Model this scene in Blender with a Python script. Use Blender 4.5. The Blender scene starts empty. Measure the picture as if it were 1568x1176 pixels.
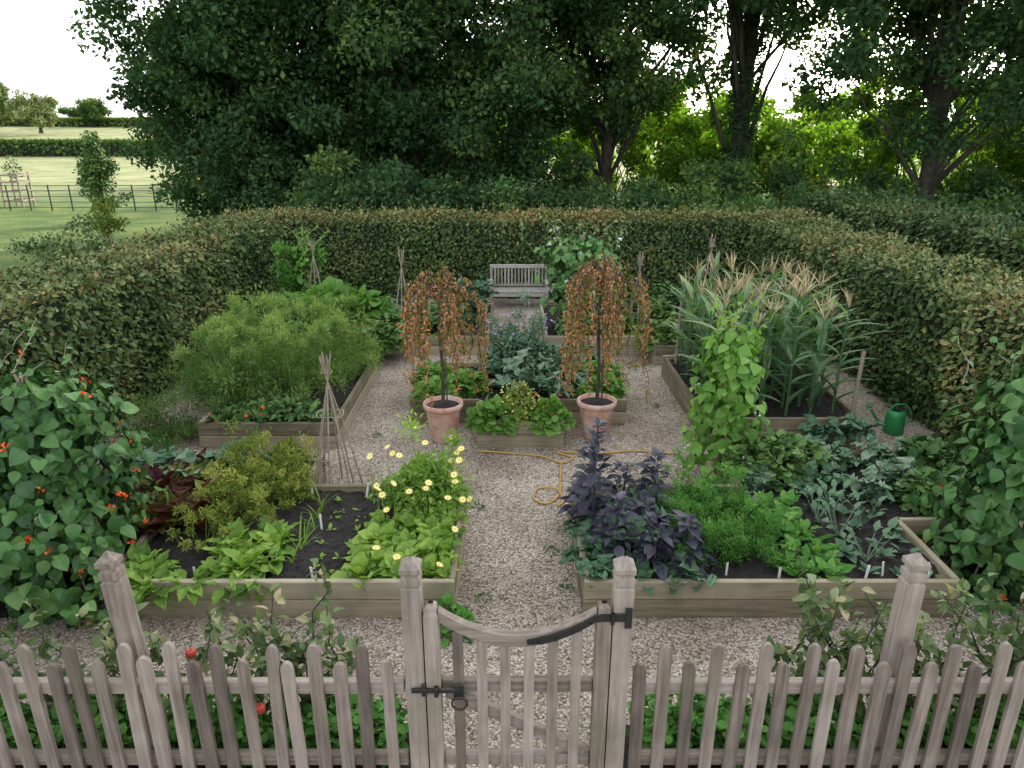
import bpy, math, numpy as np
from mathutils import Vector
R=np.random.default_rng(11)
UP=np.array([0,0,1.0])
def nrm(a): return a/np.maximum(np.linalg.norm(a,axis=-1,keepdims=True),1e-9)
def rd(n): return nrm(R.normal(size=(n,3)))
def sn(p,f,s=0.0):
    x,y,z=p[...,0]*f+s,p[...,1]*f+1.7*s,p[...,2]*f-s
    return (np.sin(x+1.3*np.sin(y*1.1))+np.sin(y*1.37+1.1*np.sin(z*.9+2))+np.sin(z*1.21+1.2*np.sin(x*.8+1)))/3
# ------------------------------------------------------------ materials
def newmat(name):
    m=bpy.data.materials.new(name); m.use_nodes=True
    nt=m.node_tree; nt.nodes.clear()
    o=nt.nodes.new('ShaderNodeOutputMaterial')
    return m,nt,o
def N(nt,t,**k):
    n=nt.nodes.new(t)
    for a,b in k.items():
        if a in n.inputs: n.inputs[a].default_value=b
        else: setattr(n,a,b)
    return n
def ramp(nt,cols,fac):
    r=nt.nodes.new('ShaderNodeValToRGB'); e=r.color_ramp.elements
    n=len(cols)
    while len(e)<n: e.new(.5)
    for i,c in enumerate(cols):
        p=i/(n-1)
        if len(c)==4: p=c[3]
        e[i].position=p; e[i].color=(c[0],c[1],c[2],1)
    nt.links.new(fac,r.inputs[0]); return r
def leafmat(name,cols,tr=.35,rough=.55,spec=.2,diff=False,tc=(1.8,1.95,.65)):
    m,nt,o=newmat(name); L=nt.links.new
    a=N(nt,'ShaderNodeAttribute',attribute_name='tint')
    r=ramp(nt,cols,a.outputs['Fac'])
    if diff: p=N(nt,'ShaderNodeBsdfDiffuse'); L(r.outputs[0],p.inputs[0])
    else:
        p=N(nt,'ShaderNodeBsdfPrincipled'); p.inputs['Roughness'].default_value=rough; p.inputs['Specular IOR Level'].default_value=spec
        L(r.outputs[0],p.inputs['Base Color'])
    if tr>0:
        t=N(nt,'ShaderNodeBsdfTranslucent'); h=N(nt,'ShaderNodeMixRGB',blend_type='MULTIPLY'); h.inputs[0].default_value=1; h.inputs[2].default_value=tc+(1,)
        L(r.outputs[0],h.inputs[1]); L(h.outputs[0],t.inputs[0])
        x=N(nt,'ShaderNodeMixShader'); x.inputs[0].default_value=tr
        L(p.outputs[0],x.inputs[1]); L(t.outputs[0],x.inputs[2]); L(x.outputs[0],o.inputs[0])
    else: L(p.outputs[0],o.inputs[0])
    return m
def woodmat(name,scale,cols):
    m,nt,o=newmat(name); L=nt.links.new
    g=N(nt,'ShaderNodeNewGeometry'); a=N(nt,'ShaderNodeAttribute',attribute_name='tint')
    ad=N(nt,'ShaderNodeVectorMath',operation='MULTIPLY_ADD'); 
    cb=N(nt,'ShaderNodeCombineXYZ'); L(a.outputs['Fac'],cb.inputs[0]);L(a.outputs['Fac'],cb.inputs[1]);L(a.outputs['Fac'],cb.inputs[2])
    mp=N(nt,'ShaderNodeMapping'); mp.inputs['Scale'].default_value=scale
    L(g.outputs['Position'],mp.inputs[0])
    L(cb.outputs[0],ad.inputs[0]); ad.inputs[1].default_value=(37,53,29); L(mp.outputs[0],ad.inputs[2])
    n1=N(nt,'ShaderNodeTexNoise'); n1.inputs['Scale'].default_value=1; n1.inputs['Detail'].default_value=6; n1.inputs['Roughness'].default_value=.65
    L(ad.outputs[0],n1.inputs['Vector'])
    n2=N(nt,'ShaderNodeTexNoise'); n2.inputs['Scale'].default_value=5; n2.inputs['Detail'].default_value=4; L(g.outputs['Position'],n2.inputs['Vector'])
    m1=N(nt,'ShaderNodeMath',operation='MULTIPLY_ADD'); L(n1.outputs[0],m1.inputs[0]); m1.inputs[1].default_value=.8; 
    m2=N(nt,'ShaderNodeMath',operation='MULTIPLY_ADD'); L(a.outputs['Fac'],m2.inputs[0]); m2.inputs[1].default_value=.42; m2.inputs[2].default_value=-.26
    L(m2.outputs[0],m1.inputs[2])
    m3=N(nt,'ShaderNodeMath',operation='MULTIPLY_ADD'); L(n2.outputs[0],m3.inputs[0]); m3.inputs[1].default_value=.35; L(m1.outputs[0],m3.inputs[2])
    r=ramp(nt,cols,m3.outputs[0])
    n3=N(nt,'ShaderNodeTexNoise'); n3.inputs['Scale'].default_value=3.1; n3.inputs['Detail'].default_value=7; L(g.outputs['Position'],n3.inputs['Vector'])
    gr=ramp(nt,[(0,0,0,.52),(.5,.5,.5,.72)],n3.outputs[0])
    mx=N(nt,'ShaderNodeMixRGB'); L(gr.outputs[0],mx.inputs[0]); L(r.outputs[0],mx.inputs[1]); mx.inputs[2].default_value=(.13,.135,.08,1)
    p=N(nt,'ShaderNodeBsdfPrincipled'); p.inputs['Roughness'].default_value=.8; p.inputs['Specular IOR Level'].default_value=.25
    L(mx.outputs[0],p.inputs['Base Color'])
    b=N(nt,'ShaderNodeBump'); b.inputs['Strength'].default_value=.6; b.inputs['Distance'].default_value=.005
    L(n1.outputs[0],b.inputs['Height']); L(b.outputs[0],p.inputs['Normal']); L(p.outputs[0],o.inputs[0])
    return m
def plain(name,col,rough=.5,var=.25,sc=8,bump=0,metal=0):
    m,nt,o=newmat(name); L=nt.links.new
    g=N(nt,'ShaderNodeNewGeometry'); n=N(nt,'ShaderNodeTexNoise'); n.inputs['Scale'].default_value=sc; n.inputs['Detail'].default_value=6
    L(g.outputs['Position'],n.inputs['Vector'])
    c=np.array(col)
    r=ramp(nt,[tuple(c*(1-var))+(.3,),tuple(np.minimum(c*(1+var),1))+(.7,)],n.outputs[0])
    p=N(nt,'ShaderNodeBsdfPrincipled'); p.inputs['Roughness'].default_value=rough; p.inputs['Metallic'].default_value=metal
    L(r.outputs[0],p.inputs['Base Color'])
    if bump:
        b=N(nt,'ShaderNodeBump'); b.inputs['Strength'].default_value=.6; b.inputs['Distance'].default_value=bump
        L(n.outputs[0],b.inputs['Height']); L(b.outputs[0],p.inputs['Normal'])
    L(p.outputs[0],o.inputs[0]); return m
fence_cols=[(.06,.047,.042,.15),(.15,.12,.10,.45),(.26,.215,.185,.65),(.40,.345,.305,.95)]
FV=woodmat('fence_wood_v',(45,45,2.2),fence_cols)
FX=woodmat('fence_wood_x',(2.2,45,45),fence_cols)
bed_cols=[(.07,.06,.035,.15),(.18,.15,.095,.42),(.31,.265,.18,.65),(.42,.365,.27,.95)]
BX=woodmat('bed_board_x',(1.6,30,30),bed_cols)
BY=woodmat('bed_board_y',(30,1.6,30),bed_cols)
BENCH=woodmat('bench_wood',(8,8,8),[(.16,.15,.13,.2),(.30,.28,.25,.6),(.42,.40,.36,.9)])
IRON=plain('black_iron',(.012,.012,.013),.45,.2)
BARK=plain('bark',(.05,.043,.032),.9,.5,6,.03)
CANE=plain('bamboo_cane',(.27,.22,.165),.6,.3,14)
SOIL=plain('dark_soil',(.015,.0115,.010),.95,.6,60,.03)
WHITE=plain('white_label',(.75,.75,.72),.5,.05)
HOSE=plain('yellow_hose',(.46,.27,.07),.45,.1)
GCAN=plain('green_can',(.02,.20,.06),.4,.1)
APPLE=plain('apple_red',(.42,.05,.03),.35,.3,20)
def terramat():
    m,nt,o=newmat('terracotta'); L=nt.links.new
    g=N(nt,'ShaderNodeNewGeometry'); n=N(nt,'ShaderNodeTexNoise'); n.inputs['Scale'].default_value=6; n.inputs['Detail'].default_value=8; n.inputs['Roughness'].default_value=.75
    L(g.outputs['Position'],n.inputs['Vector'])
    r=ramp(nt,[(.34,.16,.11,.25),(.48,.26,.19,.43),(.54,.37,.30,.56),(.62,.54,.50,.72)],n.outputs[0])
    p=N(nt,'ShaderNodeBsdfPrincipled'); p.inputs['Roughness'].default_value=.85; L(r.outputs[0],p.inputs['Base Color']); L(p.outputs[0],o.inputs[0]); return m
TERRA=terramat()
def gravelmat():
    m,nt,o=newmat('gravel'); L=nt.links.new
    g=N(nt,'ShaderNodeNewGeometry')
    v=N(nt,'ShaderNodeTexVoronoi'); v.inputs['Scale'].default_value=60; L(g.outputs['Position'],v.inputs['Vector'])
    sp=N(nt,'ShaderNodeSeparateColor'); L(v.outputs['Color'],sp.inputs[0])
    r=ramp(nt,[(.20,.165,.13,0),(.37,.315,.26,.25),(.48,.425,.365,.6),(.60,.555,.50,.9),(.40,.31,.24,1)],sp.outputs[0])
    d=ramp(nt,[(1,1,1,.38),(.38,.34,.29,.80)],v.outputs['Distance'])
    n=N(nt,'ShaderNodeTexNoise'); n.inputs['Scale'].default_value=1.3; n.inputs['Detail'].default_value=8; n.inputs['Roughness'].default_value=.65; L(g.outputs['Position'],n.inputs['Vector'])
    dn=ramp(nt,[(.56,.52,.46,.33),(.88,.86,.83,.5),(1.05,1.03,1,.62)],n.outputs[0])
    m1=N(nt,'ShaderNodeMixRGB',blend_type='MULTIPLY'); m1.inputs[0].default_value=1; L(r.outputs[0],m1.inputs[1]); L(d.outputs[0],m1.inputs[2])
    m2=N(nt,'ShaderNodeMixRGB',blend_type='MULTIPLY'); m2.inputs[0].default_value=1; L(m1.outputs[0],m2.inputs[1]); L(dn.outputs[0],m2.inputs[2])
    p=N(nt,'ShaderNodeBsdfPrincipled'); p.inputs['Roughness'].default_value=.9; p.inputs['Specular IOR Level'].default_value=.2; L(m2.outputs[0],p.inputs['Base Color'])
    b=N(nt,'ShaderNodeBump',invert=True); b.inputs['Strength'].default_value=.8; b.inputs['Distance'].default_value=.010
    L(v.outputs['Distance'],b.inputs['Height']); L(b.outputs[0],p.inputs['Normal']); L(p.outputs[0],o.inputs[0])
    return m
GRAVEL=gravelmat()
STONE=leafmat('pebbles',[(.18,.145,.11,0),(.34,.285,.23,.3),(.48,.425,.36,.6),(.62,.575,.52,1)],0,.85,.15)
def grassmat():
    m,nt,o=newmat('grass_field'); L=nt.links.new
    g=N(nt,'ShaderNodeNewGeometry'); s=N(nt,'ShaderNodeSeparateXYZ'); L(g.outputs['Position'],s.inputs[0])
    n=N(nt,'ShaderNodeTexNoise'); n.inputs['Scale'].default_value=.35; n.inputs['Detail'].default_value=9; n.inputs['Roughness'].default_value=.7; L(g.outputs['Position'],n.inputs['Vector'])
    n2=N(nt,'ShaderNodeTexNoise'); n2.inputs['Scale'].default_value=9; n2.inputs['Detail'].default_value=6; L(g.outputs['Position'],n2.inputs['Vector'])
    n4=N(nt,'ShaderNodeTexNoise'); n4.inputs['Scale'].default_value=.8; n4.inputs['Detail'].default_value=5; L(g.outputs['Position'],n4.inputs['Vector'])
    near=ramp(nt,[(.06,.11,.03,.3),(.12,.17,.05,.7)],n2.outputs[0])
    dry=ramp(nt,[(.75,.8,.8,.4),(1.5,1.25,1.2,.65)],n4.outputs[0])
    nr=N(nt,'ShaderNodeMixRGB',blend_type='MULTIPLY'); nr.inputs[0].default_value=1; L(near.outputs[0],nr.inputs[1]); L(dry.outputs[0],nr.inputs[2])
    far=ramp(nt,[(.12,.165,.06,.35),(.235,.245,.115,.5),(.32,.31,.17,.65)],n.outputs[0])
    mr=N(nt,'ShaderNodeMapRange'); mr.inputs[1].default_value=33; mr.inputs[2].default_value=52; L(s.outputs[1],mr.inputs[0])
    mx=N(nt,'ShaderNodeMixRGB'); L(mr.outputs[0],mx.inputs[0]); L(nr.outputs[0],mx.inputs[1]); L(far.outputs[0],mx.inputs[2])
    p=N(nt,'ShaderNodeBsdfPrincipled'); p.inputs['Roughness'].default_value=.95; p.inputs['Specular IOR Level'].default_value=.1; L(mx.outputs[0],p.inputs['Base Color'])
    b=N(nt,'ShaderNodeBump'); b.inputs['Strength'].default_value=.8; b.inputs['Distance'].default_value=.06; L(n2.outputs[0],b.inputs['Height']); L(b.outputs[0],p.inputs['Normal'])
    L(p.outputs[0],o.inputs[0]); return m
GRASS=grassmat()
# ------------------------------------------------------------ mesh builder
class MB:
    def __init__(s): s.v=[];s.f=[];s.t=[];s.m=[];s.n=0
    def add(s,v,f,t=0.5,m=0):
        v=np.asarray(v,float).reshape(-1,3); f=np.asarray(f,int)
        if f.ndim==1: f=f[None]
        s.v.append(v); s.f.append(f+s.n); s.t.append(np.broadcast_to(np.asarray(t,float),(len(f),)).copy()); s.m.append(np.full(len(f),m)); s.n+=len(v)
    def build(s,name,mats,parent=None,smooth=False):
        V=np.concatenate(s.v); me=bpy.data.meshes.new(name)
        cnt=np.concatenate([np.full(len(f),f.shape[1]) for f in s.f]); lp=np.concatenate([f.ravel() for f in s.f])
        me.vertices.add(len(V)); me.vertices.foreach_set('co',V.astype(np.float32).ravel())
        me.loops.add(len(lp)); me.loops.foreach_set('vertex_index',lp.astype(np.int32))
        me.polygons.add(len(cnt)); st=np.concatenate([[0],np.cumsum(cnt)[:-1]])
        me.polygons.foreach_set('loop_start',st.astype(np.int32)); me.polygons.foreach_set('loop_total',cnt.astype(np.int32))
        me.polygons.foreach_set('material_index',np.concatenate(s.m).astype(np.int32))
        me.polygons.foreach_set('use_smooth',np.full(len(cnt),smooth))
        for q in mats: me.materials.append(q)
        me.update(calc_edges=True)
        a=me.attributes.new('tint','FLOAT','FACE'); a.data.foreach_set('value',np.clip(np.concatenate(s.t),0,1).astype(np.float32))
        o=bpy.data.objects.new(name,me); bpy.context.scene.collection.objects.link(o)
        if parent: o.parent=parent
        return o
def cb_template():
    cs=[(x,y,z) for x in(-1,1) for y in(-1,1) for z in(-1,1)]
    idx={}; n=0
    for c in cs:
        for k in range(3): idx[(c,k)]=n; n+=1
    F4=[];F3=[]
    for k in range(3):
        o=[a for a in range(3) if a!=k]
        for s in(-1,1):
            q=[]
            for a,b in((-1,-1),(1,-1),(1,1),(-1,1)):
                c=[0,0,0]; c[k]=s;c[o[0]]=a;c[o[1]]=b; q.append(idx[(tuple(c),k)])
            F4.append(q)
        for a in(-1,1):
            for b in(-1,1):
                c1=[0,0,0];c1[k]=-1;c1[o[0]]=a;c1[o[1]]=b;c2=list(c1);c2[k]=1
                c1=tuple(c1);c2=tuple(c2)
                F4.append([idx[(c1,o[0])],idx[(c2,o[0])],idx[(c2,o[1])],idx[(c1,o[1])]])
    for c in cs: F3.append([idx[(c,0)],idx[(c,1)],idx[(c,2)]])
    C=np.array([c for c in cs for k in range(3)],float); K=np.array([k for c in cs for k in range(3)])
    V=C*.8; 
    for i,k in enumerate(K): V[i,k]=C[i,k]
    def fix(F):
        out=[]
        for f in F:
            p=V[f]; nn=np.cross(p[1]-p[0],p[2]-p[0])
            out.append(f if nn@p.mean(0)>0 else f[::-1])
        return np.array(out)
    return C,K,fix(F4),fix(F3)
CBC,CBK,CB4,CB3=cb_template()
def obox(mb,c,h,ax=None,b=.004,t=None,m=0):
    h=np.array(h,float); V=CBC*(h-b); V[np.arange(24),CBK]=CBC[np.arange(24),CBK]*h[CBK]
    if ax is not None: V=V@np.array(ax)
    V=V+np.array(c,float)
    if t is None: t=R.random()
    n=mb.n; mb.add(V,CB4,t,m); mb.f.append(CB3+n); mb.t.append(np.full(8,t)); mb.m.append(np.full(8,m))
def beam(mb,p0,p1,w,h,up=(0,0,1),b=.003,t=None,m=0):
    p0=np.array(p0,float);p1=np.array(p1,float);d=p1-p0;L=np.linalg.norm(d);d/=L
    u=np.cross(np.array(up,float),d); u/=np.linalg.norm(u); v=np.cross(d,u)
    obox(mb,(p0+p1)/2,(L/2,w/2,h/2),[d,u,v],min(b,w*.3,h*.3),t,m)
def chain(mb,pts,rad,ns=6,t=.5,m=0):
    pts=np.array(pts,float); n=len(pts); rad=np.broadcast_to(rad,(n,))
    T=nrm(np.gradient(pts,axis=0)); a=np.array([0.3,1,.2]) if abs(T[0,2])>.7 else UP
    U=nrm(np.cross(T,a)); W=np.cross(T,U); th=np.linspace(0,2*np.pi,ns,endpoint=False)
    V=pts[:,None]+rad[:,None,None]*(np.cos(th)[None,:,None]*U[:,None]+np.sin(th)[None,:,None]*W[:,None])
    i=np.arange(n-1)[:,None]*ns; j=np.arange(ns)[None]; k=(j+1)%ns
    F=np.stack([i+j,i+k,i+ns+k,i+ns+j],-1).reshape(-1,4)
    mb.add(V,F,t,m)
def tubes(mb,A,B,r0,r1,ns=4,t=.5,m=0):
    A=np.asarray(A,float);B=np.asarray(B,float);n=len(A);T=nrm(B-A); a=np.where(np.abs(T[:,2:3])>.8,[[1.0,0,0]],[[0,0,1.0]])
    U=nrm(np.cross(T,a));W=np.cross(T,U);th=np.linspace(0,2*np.pi,ns,endpoint=False)
    ring=np.cos(th)[None,:,None]*U[:,None]+np.sin(th)[None,:,None]*W[:,None]
    r0=np.broadcast_to(r0,(n,))[:,None,None];r1=np.broadcast_to(r1,(n,))[:,None,None]
    V=np.concatenate([A[:,None]+ring*r0,B[:,None]+ring*r1],1)
    j=np.arange(ns);k=(j+1)%ns; f=np.stack([j,k,ns+k,ns+j],-1)
    F=(f[None]+(np.arange(n)*2*ns)[:,None,None]).reshape(-1,4)
    mb.add(V,F,np.repeat(np.broadcast_to(t,(n,)),ns),m)
def lathe(mb,prof,cx,cy,ns=32,m=0,t=.5):
    prof=np.array(prof,float);n=len(prof);th=np.linspace(0,2*np.pi,ns,endpoint=False)
    V=np.stack([cx+prof[:,0:1]*np.cos(th),cy+prof[:,0:1]*np.sin(th),np.repeat(prof[:,1:2],ns,1)],-1)
    i=np.arange(n-1)[:,None]*ns;j=np.arange(ns)[None];k=(j+1)%ns
    mb.add(V,np.stack([i+j,i+k,i+ns+k,i+ns+j],-1).reshape(-1,4),t,m)
def extr(mb,prof,c,y0,y1,t,m=0,lean=0):
    p=np.array(prof,float);n=len(p)
    a=np.stack([c[0]+p[:,0]+lean*p[:,1],np.full(n,y0),c[1]+p[:,1]],1);b=a.copy();b[:,1]=y1
    V=np.concatenate([a,b]);N0=mb.n
    mb.add(V,np.arange(n)[None],t,m); mb.v.append(np.zeros((0,3)))
    mb.f.append((np.arange(n)[::-1]+n)[None]+N0);mb.t.append(np.array([t]));mb.m.append(np.array([m]))
    j=np.arange(n);k=(j+1)%n;F=np.stack([j,j+n,k+n,k],-1)+N0
    mb.f.append(F);mb.t.append(np.full(n,t));mb.m.append(np.full(n,m))
def sqloft(mb,cx,cy,prof,t,m=0,lx=0,ly=0):
    n=len(prof);V=[]
    for z,h in prof:
        for a,b in((-1,-1),(1,-1),(1,1),(-1,1)): V.append((cx+a*h+lx*z,cy+b*h+ly*z,z))
    i=np.arange(n-1)[:,None]*4;j=np.arange(4)[None];k=(j+1)%4
    mb.add(V,np.stack([i+j,i+k,i+4+k,i+4+j],-1).reshape(-1,4),t,m)
def tpl(ws,fold=.3,droop=.3,ruf=0):
    n=len(ws);v=[]
    for i,w in enumerate(ws):
        y=i/(n-1);z=-droop*y*y;s=ruf*(1 if i%2 else -1)
        v+=[(-w,y,z+fold*w+s),(0,y,z),(w,y,z+fold*w-s)]
    f=[]
    for i in range(n-1):
        a=i*3;f+=[(a,a+1,a+4,a+3),(a+1,a+2,a+5,a+4)]
    return np.array(v),np.array(f)
def qd(w,fold=.1): return np.array([(0,0,0),(w,.45,fold),(0,1,0),(-w,.45,fold)]),np.array([[0,1,2,3]])
def put(mb,T,P,D,Nn,S,tint,m=0):
    v,f=T;n=len(P);D=nrm(D);X=nrm(np.cross(D,Nn));Z=np.cross(X,D);S=np.broadcast_to(S,(n,))
    V=P[:,None]+S[:,None,None]*(v[None,:,0:1]*X[:,None]+v[None,:,1:2]*D[:,None]+v[None,:,2:3]*Z[:,None])
    F=(f[None]+(np.arange(n)*len(v))[:,None,None]).reshape(-1,f.shape[1])
    mb.add(V,F,np.repeat(np.broadcast_to(tint,(n,)),len(f)),m)
HEART=tpl([.10,.46,.45,.30,.02],.25,.35)
OVAL=tpl([.03,.25,.30,.2,.01],.3,.35)
ROUND=tpl([.15,.45,.5,.4,.1],.15,.15)
LETT=tpl([.05,.14,.26,.32,.28,.10],.45,.25,.05)
KALE=tpl([.02,.03,.20,.30,.24,.29,.20,.06],.5,.35,.07)
CHARD=tpl([.02,.025,.10,.21,.23,.20,.12,.02],.45,.35,.035)
CORN=tpl([.05,.08,.095,.095,.085,.065,.045,.005],.5,.75)
STRIP=tpl([.02,.03,.025,.004],.3,.5)
Q3=qd(.3);Q2=qd(.2);QN=qd(.085,.02);QR=qd(.42);OV2=qd(.33,.08);QD3=qd(.16,.03)
def dome(mb,c,r,n,T,s,t0=.5,tv=.25,m=0,pw=.3,out=.8,down=.15,full=False):
    c=np.array(c,float);r=np.array(r,float);d=rd(n)
    if not full:d[:,2]=np.abs(d[:,2])
    lump=(1+.22*sn(d*3,1.0,c[0]*3+c[1]))[:,None]
    P=c+d*r*(R.random((n,1))**pw)*lump
    D=d*out+rd(n)*.6;D[:,2]-=down
    Nn=UP+.6*d+.45*rd(n)
    S=s*(.5+.8*R.random(n))
    put(mb,T,P,D,Nn,S,t0+tv*R.normal(size=n)*.6+.12*sn(P,6),m)
def rosette(mb,cs,nl,T,Ls,pl,ph,t0=.5,tv=.2,m=0,spread=.03):
    cs=np.array(cs,float).reshape(-1,3);n=len(cs)*nl;C=np.repeat(cs,nl,0)
    a=R.random(n)*2*np.pi;e=np.radians(R.uniform(pl,ph,n))
    h=np.stack([np.cos(a),np.sin(a),0*a],1)
    D=h*np.cos(e)[:,None]+UP*np.sin(e)[:,None];Nn=-h*np.sin(e)[:,None]+UP*np.cos(e)[:,None]+.3*rd(n)
    pt=np.repeat(R.normal(size=len(cs))*tv*.5,nl);ps=np.repeat(R.uniform(.75,1.2,len(cs)),nl)
    put(mb,T,C+h*spread*R.random((n,1)),D,Nn,Ls*(.5+.6*R.random(n))*ps,t0+pt+tv*R.normal(size=n)*.5,m)
def grid(x0,x1,y0,y1,sp,j=.25):
    xs=np.arange(x0,x1+1e-6,sp);ys=np.arange(y0,y1+1e-6,sp);g=np.array([(x,y,.24) for x in xs for y in ys])
    g[:,:2]+=R.uniform(-j*sp,j*sp,(len(g),2));return g
def flowers(mb,P,s,mp,mc,np_=9,tilt=.5):
    P=np.array(P,float);n=len(P);ax=nrm(UP+tilt*R.normal(size=(n,3))*[1,1,.2]+[0,-.35,0])
    A=nrm(np.cross(ax,[[1,.2,0]]));B=np.cross(ax,A)
    for k in range(np_):
        a=2*np.pi*k/np_;D=A*np.cos(a)+B*np.sin(a)+.15*ax
        put(mb,qd(.2,.03),P,D,ax,s,R.random(n),mp)
    for k in range(4):
        a=2*np.pi*k/4;D=A*np.cos(a)+B*np.sin(a)
        put(mb,QR,P+ax*.004,D,ax+.8*D,s*.28,.5,mc)
# ------------------------------------------------------------ leaf materials
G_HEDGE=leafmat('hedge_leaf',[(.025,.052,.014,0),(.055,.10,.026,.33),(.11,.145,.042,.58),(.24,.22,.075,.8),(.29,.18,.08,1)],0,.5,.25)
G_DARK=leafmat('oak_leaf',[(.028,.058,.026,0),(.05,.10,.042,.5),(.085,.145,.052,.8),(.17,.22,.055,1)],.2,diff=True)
G_YEL=leafmat('backlit_leaf',[(.05,.10,.022,0),(.13,.215,.038,.5),(.28,.35,.065,1)],.48,diff=True,tc=(1.6,1.9,.6))
G_PALE=leafmat('pale_tree_leaf',[(.14,.20,.07,0),(.22,.28,.10,.6),(.32,.34,.16,1)],0,diff=True)
G_BEAN=leafmat('bean_leaf',[(.022,.068,.02,0),(.05,.13,.03,.5),(.10,.20,.05,1)],0,.45,.3)
G_BEANL=leafmat('light_bean_leaf',[(.06,.14,.03,0),(.12,.25,.045,.5),(.21,.36,.085,1)],.25)
G_LETT=leafmat('lettuce_leaf',[(.08,.16,.03,0),(.17,.29,.05,.5),(.29,.41,.09,1)],.25)
G_GREEN=leafmat('green_leaf',[(.035,.085,.024,0),(.08,.16,.04,.5),(.15,.24,.06,1)],0)
G_CAR=leafmat('carrot_leaf',[(.045,.12,.028,0),(.09,.22,.05,.5),(.17,.33,.085,1)],.2,diff=True)
G_FEN=leafmat('fennel_leaf',[(.07,.13,.045,0),(.14,.23,.07,.5),(.26,.34,.12,1)],.3,diff=True)
G_KALE=leafmat('kale_leaf',[(.03,.072,.036,0),(.065,.135,.07,.45),(.12,.20,.115,.8),(.20,.27,.18,1)],0,.5)
G_RED=leafmat('beet_leaf',[(.05,.010,.014,0),(.10,.03,.018,.3),(.09,.12,.028,.55),(.20,.20,.04,1)],.2)
G_PUR=leafmat('purple_leaf',[(.014,.016,.024,0),(.034,.036,.052,.5),(.07,.07,.09,.85),(.11,.085,.10,1)],0,.45)
G_OLIVE=leafmat('herb_leaf',[(.07,.11,.025,0),(.16,.21,.045,.5),(.31,.33,.085,1)],.2,diff=True)
G_CORN=leafmat('corn_leaf',[(.045,.11,.05,0),(.11,.20,.095,.5),(.22,.32,.17,.86),(.42,.38,.22,1)],.25)
G_TAS=leafmat('tassel',[(.30,.24,.12,0),(.50,.42,.25,1)],0)
G_RUST=leafmat('rust_leaf',[(.09,.14,.03,0),(.16,.16,.04,.3),(.34,.17,.07,.5),(.46,.21,.13,.75),(.55,.33,.22,1)],.3)
G_APP=leafmat('apple_leaf',[(.04,.08,.03,0),(.09,.14,.05,.5),(.20,.24,.12,.85),(.36,.30,.18,1)],.2)
F_RED=leafmat('red_petal',[(.60,.06,.02,0),(.75,.14,.03,1)],0)
F_YEL=leafmat('yellow_petal',[(.80,.64,.15,0),(.88,.80,.38,1)],0)
F_ORA=leafmat('orange_centre',[(.55,.28,.02,0),(.6,.35,.03,1)],0)
F_WHI=leafmat('white_petal',[(.7,.7,.62,0),(.85,.85,.8,1)],0)
F_LIL=leafmat('lilac_petal',[(.25,.2,.4,0),(.35,.3,.5,1)],0)
# ------------------------------------------------------------ terrain
def hz(y): 
    u=np.clip((y-60)/260,0,1);return 9*u*u*(3-2*u)
mb=MB()
xs=np.concatenate([np.linspace(-900,-60,22),np.linspace(-50,50,41),np.linspace(60,900,22)]);ys=np.concatenate([np.linspace(-60,55,40),np.linspace(60,340,50),np.linspace(380,1500,12)])
X,Y=np.meshgrid(xs,ys,indexing='ij');Z=hz(Y)+np.where(Y>50,.5*np.sin(X*.02)*np.clip((Y-50)/100,0,1),0)
nx,ny=len(xs),len(ys);i=np.arange(nx-1)[:,None]*ny;j=np.arange(ny-1)[None]
mb.add(np.stack([X,Y,Z],-1),np.stack([i+j,i+ny+j,i+ny+j+1,i+j+1],-1).reshape(-1,4))
mb.build('ground',[GRASS],smooth=True)
mb=MB();mb.add([(-4.7,-3,.006),(4.8,-3,.006),(4.8,14.3,.006),(-4.7,14.3,.006)],[0,1,2,3])
n=34000;P=np.stack([R.uniform(-3.6,3.6,n),3.0+R.random(n)**1.5*6.5,np.full(n,.008)],1)
P[:,2]+=R.random(n)*.006
th=R.random(n)*6.28;s=R.uniform(.004,.010,n)
ot=np.array([(1,0,0),(.1,.75,0),(-1,.1,0),(-.1,-.75,0),(.1,0,.6),(0,.1,-.5)])
c,sn_=np.cos(th),np.sin(th)
V=np.stack([ot[None,:,0]*c[:,None]-ot[None,:,1]*sn_[:,None],ot[None,:,0]*sn_[:,None]+ot[None,:,1]*c[:,None],np.repeat(ot[None,:,2],n,0)],-1)*s[:,None,None]+P[:,None]
ft=np.array([(0,1,4),(1,2,4),(2,3,4),(3,0,4)])
mb.add(V,(ft[None]+(np.arange(n)*6)[:,None,None]).reshape(-1,3),np.repeat(R.random(n),4),1)
n=450;P=np.stack([R.uniform(-3.5,3.5,n),R.uniform(3.15,9.5,n),np.full(n,.02)],1)
put(mb,OV2,P,rd(n)*[1,1,.15],UP+.3*rd(n),R.uniform(.012,.035,n),R.random(n),2)
for p in ((-.2,4.3),(.3,4.9),(-.3,5.6),(.38,4.4),(-1.9,6.5),(-.3,3.85),(1.2,6.4),(.42,5.2),(-1.5,7.2),(1.75,8.1)):dome(mb,(p[0],p[1],.008),(.05,.05,.03),26,OV2,.03,.4,m=3)
mb.build('gravel_path',[GRAVEL,STONE,G_TAS,G_GREEN])
mb=MB()
def soilrect(mb,x0,x1,y0,y1,z,m=0,amp=.02,st=.04):
    a=np.arange(x0,x1+st*.5,st);a[-1]=x1;b=np.arange(y0,y1+st*.5,st);b[-1]=y1
    A,B=np.meshgrid(a,b,indexing='ij');Zz=z+R.uniform(-amp,amp,A.shape)*.9+amp*np.sin(A*7)*np.sin(B*6)
    nn=len(b);i=np.arange(len(a)-1)[:,None]*nn;j=np.arange(nn-1)[None]
    mb.add(np.stack([A,B,Zz],-1),np.stack([i+j,i+nn+j,i+nn+j+1,i+j+1],-1).reshape(-1,4),.5,m)
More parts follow.
